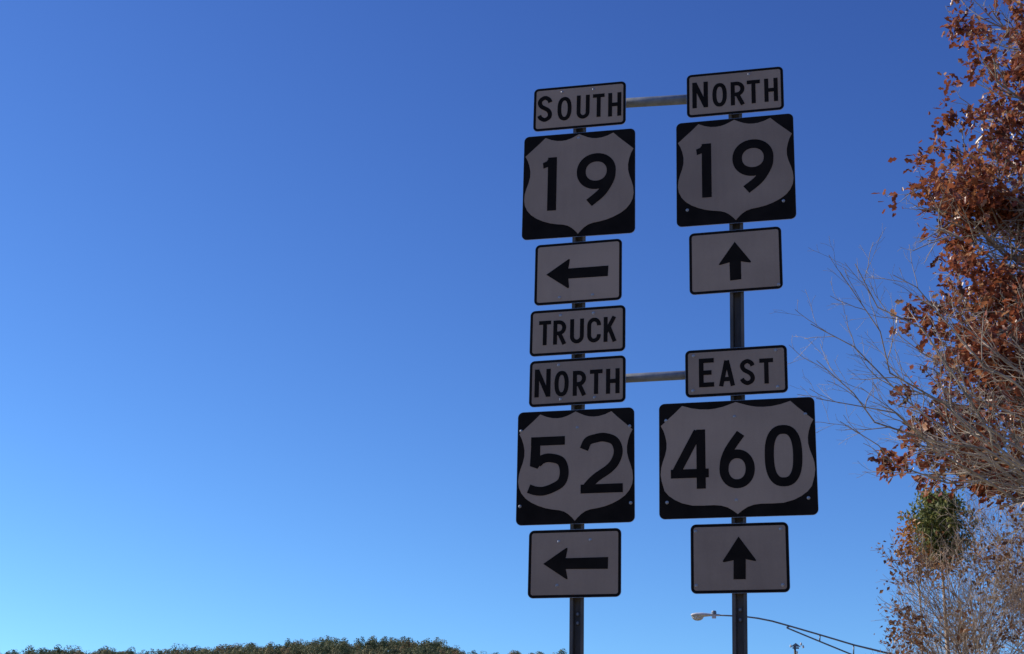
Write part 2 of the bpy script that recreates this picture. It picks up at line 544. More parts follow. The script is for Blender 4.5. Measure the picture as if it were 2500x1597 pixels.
r3 = lambda u, v: (1250 + u * K3, 950 + v * K3)


def rrect(w, h, r, n=6):
    out = []
    for cx, cz, a0 in ((w / 2 - r, h / 2 - r, 0), (-w / 2 + r, h / 2 - r, 90), (-w / 2 + r, -h / 2 + r, 180), (w / 2 - r, -h / 2 + r, 270)):
        for k in range(n + 1):
            t = math.radians(a0 + 90 * k / n)
            out.append((cx + r * math.cos(t), cz + r * math.sin(t)))
    return out[::-1]


class Sign:
    def __init__(s, key, name, label, cat, group):
        x, y, z, s.yaw, s.roll, s.w, s.h = SG[key]
        s.loc = np.array([x, y, z + 1.6])
        s.o = empty(name, s.loc, (0, -s.roll, -s.yaw))
        s.R = np.array(s.o.rotation_euler.to_matrix())
        tag(s.o, label, cat, group)

    def local(s, px):
        d = ray(*px)
        nrm = s.R[:, 1]
        t = ((s.loc - CAM) @ nrm) / (d @ nrm)
        q = s.R.T @ (CAM + d * t - s.loc)
        return np.array([q[0], q[2]])

    def panel(s, r=.03, edge=.0018):
        mb = MB(); mb.prism(rrect(s.w, s.h, r), 0, .0035)
        mb.build('panel', M['alu'], s.o)

    def white(s, bw=.0165, r=.03):
        s.panel(r)
        e = .0016
        mb = MB(); mb.ring(rrect(s.w - 2 * e, s.h - 2 * e, r - e), rrect(s.w - 2 * bw, s.h - 2 * bw, max(.006, r - bw)), -.0012, -.0001)
        mb.build('border', M['black'], s.o)
        mb = MB(); mb.prism(rrect(s.w - 2 * bw - .0006, s.h - 2 * bw - .0006, max(.006, r - bw)), -.0010, -.0001)
        mb.build('field', M['sheeting'], s.o)

    def shield(s):
        s.panel(.032)
        mb = MB(); mb.prism(rrect(s.w - .0032, s.h - .0032, .031), -.0010, -.0001)
        mb.build('background', M['black'], s.o)
        W, H = s.w, s.h
        base = .68
        ex = max(0, (W - H * 1.02) / 2)
        arc1 = [(0, .984), (.035, .966), (.075, .947), (.115, .935), (.155, .931), (.2, .934), (.25, .947), (.305, .972)]
        side = [(.484, .803), (.462, .760), (.446, .71), (.436, .655), (.437, .60), (.449, .545), (.468, .49), (.481, .44),
                (.486, .38), (.478, .325), (.455, .275), (.42, .232), (.37, .195), (.31, .165), (.25, .143), (.19, .130), (.13, .121),
                (.09, .108), (.055, .085), (.025, .056), (0, .026)]
        half = arc1 + [(.36, .917), (.42, .862)] + side
        if ex > .02:                                   # the wide shield is fuller at the foot
            half = [(u, v - .034 * min(1, max(0, (u - .05) / .2)) * (v < .3)) for u, v in half]
        hx = [(u * (W - 2 * ex) + (ex * (min(1, u / .30) ** 1.0)), (v - .5) * H) for u, v in half]
        pts = hx + [(-x, z) for x, z in hx[-2:0:-1]]
        mb = MB(); mb.prism(pts, -.0022, -.0012)
        mb.build('shield', M['sheeting'], s.o)

    def box(s, f, b):
        x0, x1, y0, y1 = b
        xm, ym = (x0 + x1) / 2, (y0 + y1) / 2
        l, r = s.local(f(x0, ym)), s.local(f(x1, ym))
        t, bt = s.local(f(xm, y0)), s.local(f(xm, y1))
        return l[0], r[0], bt[1], t[1]

    def glyph(s, ch, f, b, sw, y=-.0012):
        x0, x1, z0, z1 = s.box(f, b)
        W, H = x1 - x0, z1 - z0
        mb = MB()
        for i, (pts, closed) in enumerate(glyph_strokes(ch, W, H, sw)):
            if closed == 'poly':
                mb.prism([(x0 + px, z0 + pz) for px, pz in pts], y - .0010 - .00025 * i, y)
                continue
            mb.stroke([(x0 + px, z0 + pz) for px, pz in pts], sw, y - .0010 - .00025 * i, y, closed)
        mb.build('digit' if ch.isdigit() else 'letter', M['black'], s.o)

    def arrow(s, f, tip, b1, j1, e1, e2, j2, b2):
        # outline with rounded barbs
        P = [s.local(f(*q)) for q in (tip, b1, j1, e1, e2, j2, b2)]
        def rnd(a, p, b, k):
            a, p, b = map(np.array, (a, p, b))
            u = (a - p) / np.linalg.norm(a - p); v = (b - p) / np.linalg.norm(b - p)
            A_, B_ = p + u * k, p + v * k
            return [tuple((1 - t) ** 2 * A_ + 2 * t * (1 - t) * p + t * t * B_) for t in np.linspace(0, 1, 6)]
        pts = [tuple(P[0])] + rnd(P[0], P[1], P[2], .018) + [tuple(P[2]), tuple(P[3]), tuple(P[4]), tuple(P[5])] + rnd(P[5], P[6], P[0], .018)
        area = sum(pts[i][0] * pts[(i + 1) % len(pts)][1] - pts[(i + 1) % len(pts)][0] * pts[i][1] for i in range(len(pts)))
        if area > 0: pts = pts[::-1]
        mb = MB(); mb.prism(pts, -.0024, -.0012)
        mb.build('arrow', M['black'], s.o)

    def bolts(s, f, lst, y=-.0022):
        for q in lst:
            x, z = s.local(f(*q))
            mb = MB(); mb.lathe([(0, .0095), (.0015, .0095), (.002, .0065), (.005, .006), (.0062, .004)], (x, y + .001, z), (0, -1, 0), 10)
            mb.build('bolt', M['bolt'], s.o)


def arc(cx, cz, rx, rz, a0, a1, n=18, e=2.0):
    out = []
    for t in np.radians(np.linspace(a0, a1, n)):
        c, sn = math.cos(t), math.sin(t)
        out.append((cx + rx * math.copysign(abs(c) ** (2 / e), c), cz + rz * math.copysign(abs(sn) ** (2 / e), sn)))
    return out


def smooth(pts, n=7):
    P = [np.array(p, float) for p in pts]
    P = [2 * P[0] - P[1]] + P + [2 * P[-1] - P[-2]]
    out = []
    for i in range(1, len(P) - 2):
        for t in np.linspace(0, 1, n, endpoint=False):
            a, b, c, d = P[i - 1], P[i], P[i + 1], P[i + 2]
            out.append(tuple(.5 * (2 * b + (c - a) * t + (2 * a - 5 * b + 4 * c - d) * t * t + (3 * b - a - 3 * c + d) * t ** 3)))
    return out + [tuple(P[-2])]


def glyph_strokes(ch, W, H, s):
    h = s / 2
    x0, x1, z0, z1, xm, zm = h, W - h, h, H - h, W / 2, H / 2
    rx = (x1 - x0) / 2
    O = lambda e=2.35: [(arc(xm, zm, rx, (z1 - z0) / 2, 0, 360, 41, e)[:-1], True)]
    if ch in 'O': return O()
    if ch == '0': return O(2.5)
    if ch == 'S':
        return [(smooth([(x1 + h * .1, H * .735), (x1 - rx * .25, z1 - H * .075), (xm, z1), (x0 + rx * .22, z1 - H * .075), (x0, H * .725), (x0 + rx * .35, H * .595), (xm, H * .515),
                         (x1 - rx * .3, H * .42), (x1, H * .28), (x1 - rx * .2, z0 + H * .075), (xm, z0), (x0 + rx * .25, z0 + H * .07), (x0 - h * .2, H * .25)]), False)]
    if ch == 'U':
        return [([(x0, H)] + arc(xm, z0 + rx * 1.1, rx, rx * 1.1, 180, 360, 17) + [(x1, H)], False)]
    if ch == 'T': return [([(0, z1), (W, z1)], False), ([(xm, 0), (xm, H - s * .5)], False)]
    if ch == 'H': return [([(x0, 0), (x0, H)], False), ([(x1, 0), (x1, H)], False), ([(x0, zm), (x1, zm)], False)]
    if ch == 'N': return [([(x0, 0), (x0, H)], False), ([(x1, 0), (x1, H)], False), ([(x0 + h * .1, H - h * .6), (x1 - h * .1, h * .6)], False)]
    if ch == 'R':
        zb = H * .46
        r = (z1 - zb) / 2
        return [([(x0, 0), (x0, H)], False), ([(x0, z1)] + arc(x1 - r * .95, (z1 + zb) / 2, r * .95, r, 90, -90, 13) + [(x0, zb)], False), ([(xm - h * .2, zb), (x1 + h * .15, 0)], False)]
    if ch == 'C':
        return [([(x1, H * .68)] + arc(xm, z1 - rx * 1.15, rx, rx * 1.15, 8, 180, 13) + arc(xm, z0 + rx * 1.15, rx, rx * 1.15, 180, 352, 13) + [(x1, H * .32)], False)]
    if ch == 'K': return [([(x0, 0), (x0, H)], False), ([(x0, H * .36), (x1 - h * .1, H)], False), ([(W * .42, H * .58), (x1 + h * .1, 0)], False)]
    if ch == 'E': return [([(x0, 0), (x0, H)], False), ([(0, z1), (W, z1)], False), ([(0, z0), (W, z0)], False), ([(0, zm), (W * .84, zm)], False)]
    if ch == 'A': return [([(x0 * .9, 0), (xm - h * .12, H)], False), ([(W - x0 * .9, 0), (xm + h * .12, H)], False), ([(W * .22, H * .27), (W * .78, H * .27)], False)]
    if ch == '1': return [([(x1, 0), (x1, H)], False), ([(0, H * .905), (W * .26, H * .93), (W * .46, H * .999), (x1, H * .999), (x1, H * .83), (W * .36, H * .825), (W * .05, H * .80)], 'poly')]
    if ch == '9':
        rz = H * .255
        c = z1 - rz
        return [(arc(xm, c, rx, rz, 0, 360, 37, 2.1)[:-1], True),
                (smooth([(x1, c), (x1 - W * .02, c - H * .13), (x1 - W * .11, c - H * .27), (x1 - W * .27, c - H * .42), (x0 + W * .21, z0 + H * .01)]), False)]
    if ch == '6':
        rz = H * .25
        c = z0 + rz
        return [(arc(xm, c, rx, rz, 0, 360, 37, 2.1)[:-1], True),
                (smooth([(x0, c), (x0 + W * .03, c + H * .14), (x0 + W * .12, c + H * .28), (x0 + W * .27, c + H * .42), (x1 - W * .25, z1 - H * .01)]), False)]
    if ch == '5':
        xs = W * .06 + h
        return [([(xs - h, z1), (W * .90, z1)], False), ([(W * .075, H * .99), (W * .041, H * .505), (W * .23, H * .456), (W * .34, H * .56), (W * .29, H * .66), (W * .29, H * .88)][::-1], 'poly'),
                (smooth([(W * .23, H * .55), (W * .34, H * .612), (W * .52, H * .636), (W * .80, H * .575), (x1, H * .40), (x1 - W * .06, H * .22), (W * .62, z0 + H * .05), (W * .38, z0), (W * .18, z0 + H * .01), (W * .02, z0 + H * .05)]), False)]
    if ch == '2':
        return [(smooth([(h * .7, H * .735), (W * .17, H * .87), (W * .36, z1 - H * .012), (W * .56, z1), (W * .80, H * .86), (x1, H * .70), (x1 - W * .06, H * .53), (W * .68, H * .40), (W * .38, H * .26), (W * .21, H * .15), (W * .125, z0)]), False),
                ([(0, z0), (W, z0)], False)]
    if ch == '4':
        xs = W * .80
        return [([(xs, 0), (xs, H)], False), ([(0, H * .26), (W, H * .26)], False), ([(h * .9, H * .24), (xs - h * .6, H - h * .4)], False)]
    return []


def plaque(key, word, f, boxes, label, sw, bolts):
    s = Sign(key, 'direction_plaque', label, 'road sign', 'plaques with a word on the sign posts')
    s.white()
    for i, (ch, b) in enumerate(zip(word, boxes)):
        s.glyph(ch, f, b, sw * (1.08 if i == 0 and key != 'truck' else 1))
    s.bolts(f, bolts)


def shield(key, num, f, boxes, label, sw, bolts, bf=None):
    s = Sign(key, 'route_shield', label, 'road sign', 'numbered route shields on the sign posts')
    s.shield()
    for ch, b in zip(num, boxes):
        s.glyph(ch, f, b, sw, -.0024)
    s.bolts(bf or f, bolts, -.0028)


def arrow_sign(key, f, pts, label, bolts):
    s = Sign(key, 'arrow_plaque', label, 'road sign', 'arrow plaques on the sign posts')
    s.white()
    s.arrow(f, *pts)
    s.bolts(f, bolts)


plaque('south', 'SOUTH', r1, [(215, 335, 290, 505), (380, 497, 298, 493), (540, 648, 283, 478), (675, 772, 272, 463), (803, 912, 262, 457)],
       'plaque reading SOUTH in black capitals, topmost on the left post', 0.0240, [(418, 258), (680, 235)])
plaque('northR', 'NORTH', r1, [(1505, 1635, 175, 388), (1672, 1792, 182, 378), (1825, 1940, 170, 364), (1960, 2070, 157, 350), (2105, 2218, 142, 335)],
       'plaque reading NORTH in black capitals, topmost on the right post', 0.0240, [(1975, 110)])
shield('s19', '19', r1, [(255, 372, 805, 1247), (540, 866, 768, 1218)], 'white route shield 19 on a black square under the SOUTH plaque', .0545, [(557, 640)])
shield('n19', '19', r1, [(1538, 1664, 690, 1138), (1840, 2184, 652, 1108)], 'white route shield 19 on a black square under the topmost NORTH plaque', .0555, [(1463, 1242), (2265, 1165)])
arrow_sign('arL1', r2, [(287, 380), (486, 240), (470, 328), (805, 303), (800, 390), (470, 412), (478, 500)],
           'plaque with a left pointing black arrow between shield 19 and TRUCK', [(397, 570), (673, 548)])
arrow_sign('arR1', r2, [(1858, 105), (1718, 304), (1815, 276), (1820, 428), (1913, 417), (1910, 268), (2004, 280)],
           'plaque with an upward black arrow between shield 19 and bare right post', [(2225, 462)])
plaque('truck', 'TRUCK', r2, [(225, 325, 765, 967), (345, 452, 760, 960), (485, 600, 748, 952), (628, 742, 738, 944), (765, 872, 730, 937)],
       'plaque reading TRUCK in black capitals on the left post', 0.0232, [(405, 720), (680, 700)])
plaque('northL', 'NORTH', r2, [(190, 322, 1168, 1400), (355, 473, 1182, 1394), (508, 618, 1180, 1387), (650, 755, 1170, 1374), (785, 898, 1162, 1370)],
       'plaque reading NORTH in black capitals between TRUCK and shield 52', 0.0240, [(390, 1135), (405, 1420), (690, 1405)])
plaque('east', 'EAST', r2, [(1560, 1685, 1078, 1316), (1727, 1858, 1095, 1308), (1903, 2025, 1083, 1300), (2065, 2180, 1077, 1287)],
       'plaque reading EAST in black capitals above shield 460', 0.0240, [(1515, 1058), (2217, 1315), (1510, 1350), (2200, 1010)])
shield('s52', '52', r3, [(118, 410, 345, 768), (497, 800, 318, 750)], 'white route shield 52 on a black square below the TRUCK NORTH plaques', .0505, [(472, 280), (57, 848), (858, 822), (66, 305), (850, 268)])
shield('s460', '460', r3, [(1147, 1420, 297, 723), (1497, 1752, 286, 717), (1825, 2097, 260, 704)], 'wide white route shield 460 on a black rectangle under EAST', .0495,
       [(1607, 200), (2118, 182), (1112, 230), (1120, 820), (1620, 803), (2142, 787)])
arrow_sign('arL2', r3, [(226, 1263), (405, 1138), (388, 1222), (695, 1213), (692, 1298), (388, 1300), (405, 1382)],
           'lowest left post plaque with left pointing black arrow under shield 52', [(337, 1103), (565, 1090), (325, 1420)])
arrow_sign('arR2', r3, [(1636, 1065), (1514, 1254), (1600, 1236), (1600, 1374), (1688, 1373), (1688, 1228), (1772, 1246)],
           'lowest right post plaque with upward black arrow under shield 460', [(1940, 1012), (1325, 1030), (1330, 1420), (1955, 1415)])

# ------------------------------------------------------------------ street lamp with truss arm
LY = 60.0
lp = lambda x, y: at(x, y, LY)
pole_xy = lp(2420, 1600)
base = np.array([pole_xy[0], LY, 0])
lamp = empty('street_lamp', base)
top_pts = smooth([lp(1752, 1502.5) , lp(1790, 1503.5), lp(1823, 1506), lp(1850, 1509), lp(1885, 1516), lp(1926, 1528), lp(2002, 1550), lp(2084, 1574), lp(2180, 1599), lp(2300, 1629), lp(2420, 1658)], 4) if False else None
tp = [(1753, 1502), (1785, 1503.5), (1823, 1506), (1850, 1509.5), (1885, 1516.5), (1926, 1528), (2002, 1550), (2084, 1574.5), (2180, 1598), (2300, 1627), (2419, 1655)]
bp_ = [(1921, 1533), (2001, 1566), (2084, 1600), (2200, 1648), (2330, 1700), (2419, 1735)]
mb = MB(); mb.tube([lp(*p) - base for p in tp], [.029] * 3 + [.032] * 5 + [.040] * 3, 10)
mb.build('upper_arm', M['lamp_metal'], lamp, True)
mb = MB(); mb.tube([lp(*p) - base for p in bp_], .029, 10)
mb.build('lower_arm', M['lamp_metal'], lamp, True)
for a, b_ in (((1929, 1529), (1920, 1532)), ((2002, 1550), (2001, 1566)), ((2084, 1574.5), (2084, 1600)), ((2200, 1603), (2200, 1648)), ((2310, 1629), (2310, 1692))):
    mb = MB(); mb.tube([lp(*a) - base, lp(*b_) - base], .026, 8)
    mb.build('brace', M['lamp_metal'], lamp, True)
zt = lp(2419, 1640)[2]
mb = MB(); mb.tube([(0, 0, 0), (0, 0, zt * .5), (0, 0, zt)], [.14, .115, .09], 16)
mb.build('pole', M['lamp_metal'], lamp, True)
mb = MB(); mb.tube([(0, 0, 0), (0, 0, .1), (0, 0, .3)], [.24, .24, .15], 16)
mb.build('base', M['lamp_metal'], lamp, True)
# cobra head luminaire
h0, h1 = lp(1757, 1502) - base, lp(1687, 1501) - base
ax = h0 - h1
L = np.linalg.norm(ax)
ax /= L
upv = np.array([0, 0, 1.0])
secs = [(.0, .030, .02, .02), (.05, .10, .05, .05), (.16, .15, .075, .075), (.38, .155, .085, .08), (.55, .12, .07, .06), (.75, .07, .05, .04), (.92, .05, .045, .04), (1.0, .04, .04, .04)]
side = np.cross(ax, upv); side /= np.linalg.norm(side)
mb = MB()
ns = 16
vs_, fs_ = [], []
for t, wd, hu, hd in secs:
    for k in range(ns):
        th = 2 * math.pi * k / ns
        vs_.append(h1 + ax * (t * L) + side * (wd * math.cos(th)) + upv * ((hu if math.sin(th) > 0 else hd) * math.sin(th)))
n_ = len(secs)
fs_ = [(i * ns + k, i * ns + (k + 1) % ns, (i + 1) * ns + (k + 1) % ns, (i + 1) * ns + k) for i in range(n_ - 1) for k in range(ns)] + [tuple(range(ns - 1, -1, -1)), tuple(range((n_ - 1) * ns, n_ * ns))]
mb.add(vs_, fs_)
lum = mb.build('luminaire', M['lamp_body'], lamp, True)
mb = MB()
vs_, fs_ = [], []
for j, (r_k, dz_) in enumerate(((1.0, 0.0), (.93, -.07), (.75, -.135), (.45, -.175), (.12, -.19))):
    for k in range(ns):
        th = 2 * math.pi * k / ns
        vs_.append(h1 + ax * (.23 * L) + side * (.15 * r_k * math.cos(th)) + ax * (.24 * r_k * math.sin(th)) + upv * (-.03 + dz_))
fs_ = [(i * ns + k, (i + 1) * ns + k, (i + 1) * ns + (k + 1) % ns, i * ns + (k + 1) % ns) for i in range(4) for k in range(ns)] + [tuple(range(4 * ns, 5 * ns)), tuple(range(ns - 1, -1, -1))]
mb.add(vs_, fs_)
mb.build('lens', M['lens'], lum, True)
c = h1 + ax * (.80 * L)
mb = MB(); mb.lathe([(0, .095), (.09, .095), (.13, .075), (.135, .03)], c + upv * .03, (0, 0, 1), 14)
mb.build('photocell', M['lamp_metal'], lum)
mb = MB(); mb.box(tuple(c - upv * .07), (.075, .06, .05))
mb.build('clamp', M['lamp_body'], lum)
tag(lamp, 'grey street lamp with pale cobra head on a long curved truss arm', 'street lamp')

# far pole top under the lamp arm
UY = 110.0
ub = at(1941, 1590, UY); ubase = np.array([ub[0], UY, 0])
ut = at(1941, 1578, UY)[2]
up_ = empty('utility_pole', ubase)
mb = MB(); mb.tube([(0, 0, 0), (0, 0, ut * .5), (0, 0, ut)], [.13, .10, .075], 12)
mb.build('pole', M['wood_pole'], up_, True)
mb = MB(); mb.box((.05, -.02, ut - .12), (.22, .05, .05))
mb.add([(-.28, -.08, ut - .02), (.38, -.08, ut - .02), (.05, -.08, ut + .22), (-.28, .05, ut - .02), (.38, .05, ut - .02), (.05, .05, ut + .22)],
       [(0, 1, 2), (5, 4, 3), (0, 2, 5, 3), (2, 1, 4, 5), (1, 0, 3, 4)])
mb.build('bracket', M['lamp_metal'], up_)
for x_, z_ in ((-.30, .0), (.12, -.42), (.42, .16), (.56, -.02)):
    mb = MB(); mb.lathe([(0, .035), (.04, .08), (.08, .055), (.11, .08), (.15, .055), (.2, .035)], (x_, -.06, ut + z_ - .1), (0, 0, 1), 12)
    mb.build('insulator', M['porcelain'], up_, True)
tag(up_, 'distant pole top with dark bracket and pale insulators under the lamp arm', 'utility pole')

# ------------------------------------------------------------------ trees
def tubes_np(paths, sides):
    """many (pts, radii) paths to verts and quads"""
    vs_, fs_, off = [], [], 0
    th = np.arange(sides) * 2 * math.pi / sides
    ct, st = np.cos(th)[None, :, None], np.sin(th)[None, :, None]
    for p, r in paths:
        n_ = len(p)
        t = np.gradient(p, axis=0); t /= np.linalg.norm(t, axis=1)[:, None] + 1e-9
        ref = np.array([.13, .22, .96]) if abs(t[:, 2]).max() < .88 else np.array([.9, .4, .1])
        a = np.cross(t, ref); a /= np.linalg.norm(a, axis=1)[:, None] + 1e-9
        b_ = np.cross(t, a)
        vs_.append((p[:, None] + r[:, None, None] * (a[:, None] * ct + b_[:, None] * st)).reshape(-1, 3))
        i = off + (np.arange(n_ - 1)[:, None] * sides + np.arange(sides)[None])
        j = off + (np.arange(n_ - 1)[:, None] * sides + (np.arange(sides)[None] + 1) % sides)
        fs_.append(np.stack([i, j, j + sides, i + sides], -1).reshape(-1, 4))
        off += n_ * sides
    return np.concatenate(vs_), np.concatenate(fs_)


def unit(v): return v / (np.linalg.norm(v) + 1e-9)


def curve(r, a, d, length, n_, wig, upw):
    """wandering path"""
    pts = [a]
    d = unit(d)
    st = length / n_
    for k in range(n_):
        d = unit(d + r.normal(0, wig, 3) + np.array([0, 0, upw]))
        pts.append(pts[-1] + d * st)
    return np.array(pts)


def limb_curve(r, a, b_, lift, wig, n_=9):
    """limb from a to b: leaves the trunk lower and bends, lift < 0 sags"""
    t = np.linspace(0, 1, n_ + 1)[:, None]
    m_ = (a + b_) / 2 + np.array([0, 0, lift])
    p = (1 - t) ** 2 * a + 2 * t * (1 - t) * m_ + t * t * b_
    w = r.normal(0, wig, (n_ + 1, 3)); w[0] = 0
    return p + w * np.linspace(0, 1, n_ + 1)[:, None] ** .5


def branch(r, out, pts, rad, level, P):
    """side branches of a path, recursively; P: per-level dicts"""
    if level >= len(P): return
    q = P[level]
    seg = np.linalg.norm(np.diff(pts, axis=0), axis=1)
    cum = np.concatenate([[0], np.cumsum(seg)]); L = cum[-1]
    n_ = max(1, int(round(L * q['dens'] * r.uniform(.85, 1.15))))
    ph = r.uniform(0, 6.28)
    for k in range(n_):
        t = q['t0'] + (1 - q['t0']) * (k + r.uniform(.1, .9)) / n_
        s_ = t * L
        i = min(len(seg) - 1, max(0, np.searchsorted(cum, s_) - 1))
        f = (s_ - cum[i]) / seg[i]
        p = pts[i] * (1 - f) + pts[i + 1] * f
        rp = rad[i] * (1 - f) + rad[i + 1] * f
        tg = unit(pts[i + 1] - pts[i])
        a = unit(np.cross(tg, np.array([.2, .3, 1.0]))); b_ = np.cross(tg, a)
        ph += 2.4 + r.normal(0, .4)
        ang = q['ang'] * r.uniform(.7, 1.3)
        d = tg * math.cos(ang) + (a * math.cos(ph) + b_ * math.sin(ph)) * math.sin(ang)
        ln = q['len'] * (1.15 - .65 * t) * r.uniform(.6, 1.3)
        c_ = curve(r, p, d, ln, q['seg'], q['wig'], q['up'])
        r0 = min(rp * .72, q['r'] * r.uniform(.8, 1.15))
        rr_ = np.linspace(r0, max(q['rmin'], r0 * .3), len(c_))
        out.append((level, c_, rr_))
        branch(r, out, c_, rr_, level + 1, P)


LEAF = np.array([(0, 0, 0), (.22, .25, .03), (.13, .42, .02), (.30, .62, .05), (.17, .78, .02), (0, 1.0, -.05),
                 (-.17, .78, .02), (-.30, .62, .05), (-.13, .42, .02), (-.22, .25, .03), (0, .5, -.06)])
LF3 = np.array([(0, 1, 10), (1, 2, 10), (2, 3, 10), (3, 4, 10), (4, 5, 10), (5, 6, 10), (6, 7, 10), (7, 8, 10), (8, 9, 10), (9, 0, 10)])
LEAF4 = np.array([(0, 0, 0), (.30, .5, .07), (0, 1, -.04), (-.30, .5, .07)])
LF4 = np.array([(0, 1, 2), (0, 2, 3)])


def leaf_frames(r, tips, dirs, per, spread, size, droop):
    n_ = len(tips) * per
    p = np.repeat(tips, per, 0) + r.normal(0, spread, (n_, 3))
    d = np.repeat(dirs, per, 0) * .5 + r.normal(0, .75, (n_, 3)) + np.array([0, 0, -droop])
    d /= np.linalg.norm(d, axis=1)[:, None]
    x = np.cross(d, r.normal(size=(n_, 3)) * .8 + np.array([0, 0, 1.0])); x /= np.linalg.norm(x, axis=1)[:, None]
    z = np.cross(x, d)
    s_ = size * r.uniform(.5, 1.35, n_)
    return p, x, d, z, s_


def leaf_mesh(name, fr, tint, shape, faces):
    p, x, d, z, s_ = fr
    v = p[:, None] + s_[:, None, None] * (shape[None, :, 0, None] * x[:, None] + shape[None, :, 1, None] * d[:, None] + shape[None, :, 2, None] * z[:, None])
    k = len(shape)
    f = (faces[None] + (np.arange(len(p)) * k)[:, None, None]).reshape(-1, 3)
    return quick_mesh(name, v.reshape(-1, 3), faces3=f, tint=np.repeat(tint, k))


def make_tree(name, base, trunk_h, trunk_r, limbs, P, bark, label, cat, group=None, seed=1, lean=(0, 0), leaves=None, limb_r=.09, arch=.12, single=0, lwig=.12):
    """limbs: (attach height, tip point). First tapering trunk, then limbs, side branches, twigs, leaves."""
    r = np.random.default_rng(seed)
    base = np.array(base, float)
    o = empty(name, base)
    zz = np.linspace(0, 1, 10)
    tp_ = np.stack([lean[0] * zz ** 1.5 + r.normal(0, .06, 10) * zz, lean[1] * zz ** 1.5 + r.normal(0, .06, 10) * zz, trunk_h * zz - .15 * (zz == 0)], 1)
    tr = trunk_r * (1 - .85 * zz) * (1 + .5 * np.exp(-zz * 22))
    v, f = tubes_np([(tp_, tr)], 12)
    me_ = quick_mesh('trunk', v, f); me_.materials.append(bark); me_.polygons.foreach_set('use_smooth', [True] * len(me_.polygons))
    link('trunk', me_, o)
    side_paths = []
    for (h, tip) in limbs:
        a = np.array([np.interp(h, tp_[:, 2], tp_[:, i]) for i in range(3)])
        b_ = np.array(tip) - base
        ln = np.linalg.norm(b_ - a)
        c_ = limb_curve(r, a, b_, arch * ln * r.uniform(.4, 1.3), lwig * ln * .12, 10)
        r0 = min(np.interp(h, tp_[:, 2], tr) * .7, limb_r * (ln / 8) ** .8)
        rr_ = r0 * (1 - np.linspace(0, 1, len(c_)) ** .8 * .86)
        own = [(0, c_, rr_)]
        v, f = tubes_np([(c_, rr_)], 8)
        me_ = quick_mesh('limb', v, f); me_.materials.append(bark); me_.polygons.foreach_set('use_smooth', [True] * len(me_.polygons))
        link('limb', me_, o)
        branch(r, side_paths, c_, rr_, 0, P)
    big = [(c_, q) for l_, c_, q in side_paths if l_ == 0]
    small = [(c_, q) for l_, c_, q in side_paths if l_ > 0]
    for nm, lst, sd_ in (('branches', big, 6), ('twigs', small, 3)):
        if not lst: continue
        v, f = tubes_np(lst, sd_)
        me_ = quick_mesh(nm, v, f); me_.materials.append(bark)
        tag(link(nm, me_, o), kind='stuff')
    if leaves:
        mn = leaves.get('level', 1)
        sel = [(c_[-1], unit(c_[-1] - c_[-2]), c_[len(c_) // 2]) for l_, c_, q in side_paths if l_ >= mn]
        tips = np.array([s_[0] for s_ in sel] + [s_[2] for s_ in sel]); dirs = np.array([s_[1] for s_ in sel] * 2)
        keep = r.uniform(size=len(tips)) < leaves.get('frac', 1)
        if 'mask' in leaves: keep &= leaves['mask'](tips + base, r)
        tips, dirs = tips[keep], dirs[keep]
        fr = leaf_frames(r, tips, dirs, leaves['per'], leaves['spread'], leaves['size'], leaves.get('droop', .4))
        cl = np.repeat(r.normal(0, .12, len(tips)), leaves['per'])
        tint = np.clip(leaves.get('t', .5) + cl + r.normal(0, .22, len(fr[0])), 0, 1)
        shp, fcs = (LEAF, LF3) if leaves.get('lobed') else (LEAF4, LF4)
        rest = np.ones(len(tint), bool)
        if single:
            px, dz_ = to_px(fr[0] + base)
            vis = (px[:, 0] > 0) & (px[:, 0] < PW) & (px[:, 1] > 0) & (px[:, 1] < PH)
            score = np.where(vis, fr[4] / dz_, 0)
            idx = np.argsort(-score)[:single]
            rest[idx] = False
            vars_ = []
            for k in range(10):
                z1_ = (np.zeros((1, 3)), np.array([[1., 0, 0]]), np.array([[0., 1, 0]]), np.array([[0., 0, 1]]), np.array([1.]))
                m_ = leaf_mesh('leaf', z1_, np.array([(k + .5) / 10]), shp, fcs); m_.materials.append(leaves['mat']); vars_.append(m_)
            for i in idx:
                lf = link('leaf', vars_[int(min(9, tint[i] * 10))], o)
                X, D, Z_, S_ = fr[1][i], fr[2][i], fr[3][i], fr[4][i]
                lf.matrix_local = Matrix(((X[0] * S_, D[0] * S_, Z_[0] * S_, fr[0][i][0]), (X[1] * S_, D[1] * S_, Z_[1] * S_, fr[0][i][1]),
                                          (X[2] * S_, D[2] * S_, Z_[2] * S_, fr[0][i][2]), (0, 0, 0, 1)))
        fr2 = tuple(q[rest] for q in fr)
        me_ = leaf_mesh('foliage', fr2, tint[rest], shp, fcs); me_.materials.append(leaves['mat'])
        tag(link('foliage', me_, o), kind='stuff')
    tag(o, label, cat, group)
    return o


def tipv(x, y, Y): return at(*V(x, y), Y)


